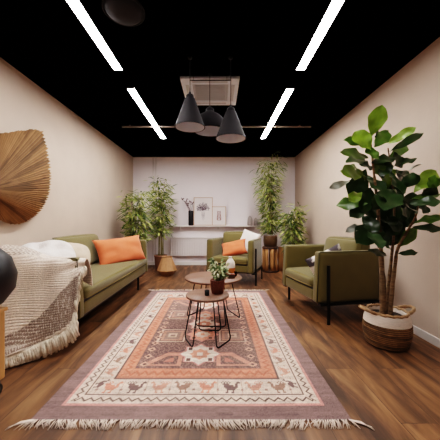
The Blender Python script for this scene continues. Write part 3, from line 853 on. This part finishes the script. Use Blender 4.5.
t = thing('log_stool','rustic stool of pale upright logs under a dark seat, at back right','stool',(1.09,5.42,0))
obj('seat', nlathe([(.15,.475),(.165,.48),(.168,.505),(.16,.52)], 32), M['logdark'], t)
obj('base_disc', nlathe([(.17,0),(.18,.006),(.178,.03),(.165,.036)], 32), M['logdark'], t)
for k in range(7):
    a = 2*PI*k/7+.35; rr = .125
    x, y = rr*math.cos(a), rr*math.sin(a); w = rnd.uniform(.034,.046)
    obj('log', ntube([(x*1.12,y*1.12,.034),(x*.98,y*.98,.18),(x*1.03,y*1.03,.33),(x*1.0,y*1.0,.478)],[w,w*.92,w*.96,w*.9],10), M['log'], t)
# second split log standing right of the stool
o = obj('split_log', ntube([(0,0,0),(.005,0,.15),(-.006,0,.32),(.004,0,.50)],[.075,.068,.07,.062],9), M['log']); o.location = (1.34,5.50,0)
tag(o,'upright pale split log standing just right of the log stool','log')

# faceted wooden basket
t = thing('faceted_basket','faceted light wooden veneer basket on the floor at back left','basket',(-.985,5.02,0))
n = 9
bm = nlathe([(.10,0),(.19,.105)], n, cap1=False); obj('lower_body', bm, M['veneer_dark'], t, False)
bm = nlathe([(.19,.106),(.10,.35),(.09,.36),(.085,.35)], n, cap0=False, cap1=False); obj('upper_body', bm, M['veneer'], t, False)
obj('rim', ntube([(.096*math.cos(2*PI*q/n),.096*math.sin(2*PI*q/n),.357) for q in range(n)], .006, 6, closed=True), M['veneer_dark'], t)

# ------------------------------------------------------------------ fiddle leaf fig in basket
BX, BY = 1.44, 2.22
fg = thing('fiddle_leaf_fig','tall fiddle leaf fig in a brown and white woven basket beside right wall','plant',(BX,BY,0))
rib = lambda a,z: 1+.008*math.sin(a*7+z*30)
prof1 = [(.132,0),(.152,.012)]+[(.152+.026*math.sin(min(1,k/84)*PI*.62)+.005*abs(math.sin(k*PI/8)), .012+k*.0019167) for k in range(1,97)]
zt = prof1[-1][1]; rt_ = prof1[-1][0]
bk = obj('basket', nlathe(prof1, 64, cap1=False, fn=rib), M['basket_brown'], fg)
cols = []
for v in bk.data.vertices:
    k = (v.co.z-.012)/.0019167; a = math.atan2(v.co.y,v.co.x)
    rd = math.floor(k/8); sh = (.25+.75*abs(math.sin(k*PI/8)))*(1+.45*math.sin(rd*5.1+math.sin(a*2+rd)*1.5))*(1+.25*noise.noise(Vector((a*14,rd*3.0,0))))  # shade painted into valleys between rope rows; rows also vary in tone
    c = np.array(rgb(126,94,62)[:3])*sh; cols.append((*np.clip(c,0,1),1))
vcol(bk, cols)
o = obj('white_band', nlathe([(rt_+.001,zt),(rt_-.003,zt+.03),(rt_-.012,zt+.06),(rt_-.022,zt+.085),(rt_-.036,zt+.085),(rt_-.03,zt+.03)], 48, cap0=False, cap1=False), M['basket_white'], bk)
obj('rim', ntube([((rt_-.026)*math.cos(q*PI/24),(rt_-.026)*math.sin(q*PI/24),zt+.088+.004*math.sin(q*2)) for q in range(48)], .012, 8, closed=True), M['basket_rope'], bk)
for s in (-1,1):
    pts = []
    for q in range(13):
        f = q/12; aa = (f-.5)*1.0
        rr = rt_-.022+.065*math.sin(f*PI)
        pts.append((s*rr*math.cos(aa), rr*math.sin(aa)*1.0-.02*s*0, zt+.088+.030*math.sin(f*PI)))
    obj('handle', ntube(pts,[.012+.003*(q%2) for q in range(13)],8), M['basket_rope'], bk)
obj('soil', nlathe([(rt_-.04,zt+.045),(rt_-.04,zt+.052)], 32), M['soil'], fg)
def loc(px,py,Y): return at(px,py,Y)-Vector((BX,BY,0))
def smoothpath(pts, n=24): return [catmull([Vector(q) for q in pts], i/n) for i in range(n+1)]
def trunk(pts, r0, r1):
    P_ = smoothpath(pts, 28); rr = [(r0+(r1-r0)*i/28)*(1+.10*math.sin(i*1.9)) for i in range(29)]
    obj('trunk', ntube(P_, rr, 10), M['trunk'], fg)
trunk([loc(383,318,2.17),loc(383,290,2.17),loc(382,270,2.18),loc(380,235,2.20),loc(377,200,2.20),loc(373,165,2.18),loc(371,143,2.18)], .026, .005)
trunk([loc(390,318,2.16),loc(392,290,2.15),loc(395,265,2.15),loc(398,248,2.14),loc(408,230,2.10),loc(416,215,2.06),loc(420,195,2.06)], .018, .005)
trunk([loc(386,318,2.22),loc(388,290,2.22),loc(391,262,2.24),loc(394,230,2.24),loc(394,200,2.24),loc(391,170,2.22),loc(388,148,2.20)], .016, .005)
BR,MD,DK,GR = (112,140,40),(72,102,30),(42,62,28),(158,160,148)  # GR: glossy reflection painted as a pale grey leaf colour
leaves = [
 (371,137,382,105,15,BR),(376,138,378,121,7,DK),(371,150,355,131,19,BR),(368,144,344,140,9,MD),(374,147,389,131,13,MD),
 (386,145,416,127,9,BR),(389,152,424,132,8,DK),(369,158,342,151,10,MD),(368,160,347,161,10,DK),(371,163,395,157,12,DK),
 (389,159,408,143,11,MD),(394,166,417,158,7,DK),(398,177,422,163,10,GR),(389,188,383,165,20,BR),(363,176,342,170,14,BR),
 (366,169,351,199,20,DK),(350,181,329,188,7,GR),(414,192,437,170,15,BR),(366,175,386,193,12,DK),(396,187,421,175,11,DK),
 (368,203,336,205,14,MD),(367,206,350,217,13,DK),(362,192,349,201,11,BR),(393,188,385,209,22,DK),(407,203,382,236,23,DK),
 (376,224,357,243,20,DK),(367,225,346,231,8,GR),(408,204,443,201,13,DK),(411,199,441,193,8,MD),(414,222,443,217,9,MD),
 (412,227,443,229,8,DK),(397,248,417,228,10,MD),(391,250,381,235,9,MD),(397,254,418,252,6,DK),(388,256,370,250,6,DK),
 (407,216,413,192,13,DK),(372,186,362,212,15,DK),(390,172,404,194,15,DK),(398,200,416,212,13,DK),(380,190,372,214,16,DK),
 (383,178,375,160,12,MD),(392,160,380,176,12,DK),(402,190,398,172,14,DK),(378,212,396,226,14,DK),(404,212,394,190,14,MD),
 (420,200,436,186,12,DK),(384,186,398,204,17,DK),(406,224,390,241,13,DK),(416,208,402,227,13,DK),(368,230,383,247,12,DK),(360,204,376,221,14,DK),(374,200,386,222,15,DK),(390,228,378,248,11,DK),(400,222,390,246,13,DK),(366,180,352,164,13,MD),(402,180,386,196,15,DK),(424,188,440,178,11,MD),(380,160,366,148,11,MD),(370,210,384,196,13,DK),(410,220,400,204,13,DK),(362,215,378,232,13,DK),(396,168,410,180,12,DK),(386,214,400,232,15,DK),(376,170,360,163,11,DK),(394,152,402,168,10,DK),(416,205,430,212,11,DK),(384,226,370,238,13,DK),
]
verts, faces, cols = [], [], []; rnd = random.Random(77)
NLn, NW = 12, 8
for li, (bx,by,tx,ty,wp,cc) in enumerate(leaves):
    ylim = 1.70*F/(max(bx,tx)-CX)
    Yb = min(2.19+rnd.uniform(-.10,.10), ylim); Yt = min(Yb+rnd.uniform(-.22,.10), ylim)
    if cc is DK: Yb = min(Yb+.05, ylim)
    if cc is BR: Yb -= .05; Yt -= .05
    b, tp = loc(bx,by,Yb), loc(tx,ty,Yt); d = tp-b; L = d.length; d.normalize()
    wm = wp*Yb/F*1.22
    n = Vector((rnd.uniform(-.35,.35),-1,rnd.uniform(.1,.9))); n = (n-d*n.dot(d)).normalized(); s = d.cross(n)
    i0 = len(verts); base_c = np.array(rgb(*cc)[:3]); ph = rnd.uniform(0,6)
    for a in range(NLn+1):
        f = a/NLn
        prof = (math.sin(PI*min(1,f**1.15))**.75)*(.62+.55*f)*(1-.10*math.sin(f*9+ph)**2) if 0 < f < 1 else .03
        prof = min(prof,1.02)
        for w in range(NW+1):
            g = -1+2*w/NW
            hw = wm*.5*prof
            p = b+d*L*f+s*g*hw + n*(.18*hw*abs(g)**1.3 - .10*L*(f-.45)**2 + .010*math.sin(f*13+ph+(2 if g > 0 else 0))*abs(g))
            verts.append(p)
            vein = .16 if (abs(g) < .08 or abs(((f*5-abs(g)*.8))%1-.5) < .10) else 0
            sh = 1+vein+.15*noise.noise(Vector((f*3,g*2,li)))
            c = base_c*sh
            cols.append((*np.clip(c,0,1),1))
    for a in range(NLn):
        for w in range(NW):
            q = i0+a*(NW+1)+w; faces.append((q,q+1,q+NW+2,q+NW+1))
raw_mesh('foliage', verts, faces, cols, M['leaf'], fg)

# ------------------------------------------------------------------ camera, light, view
cam = bpy.data.cameras.new('camera'); co = bpy.data.objects.new('camera', cam); C.objects.link(co)
co.location = (0,0,CAMZ); co.rotation_euler = (PI/2,0,0)
cam.sensor_width = 36; cam.lens = F/440*36; cam.clip_start = .05
cam.shift_x = (220-CX)/440; cam.shift_y = (CY-220)/440
bpy.context.scene.camera = co
def area(name, loc, rot, sx_, sy_, e, c=(1,.93,.88)):
    l = bpy.data.lights.new(name,'AREA'); l.shape = 'RECTANGLE'; l.size = sx_; l.size_y = sy_; l.energy = e; l.color = c
    o = bpy.data.objects.new(name,l); C.objects.link(o); o.location = loc; o.rotation_euler = rot
area('strip_lamp_behind', (-1.0,-.9,ZC-.05), (0,0,0), .1, 2.4, 4)
area('strip_lamp_behind', (.827,-.9,ZC-.05), (0,0,0), .1, 2.4, 4)
w = bpy.data.worlds.new('room_world'); bpy.context.scene.world = w; w.use_nodes = True
w.node_tree.nodes['Background'].inputs[0].default_value = (1,.9,.82,1); w.node_tree.nodes['Background'].inputs[1].default_value = .02
vs_ = bpy.context.scene.view_settings
vs_.view_transform = 'Filmic'; vs_.look = 'High Contrast'; vs_.exposure = 0.62
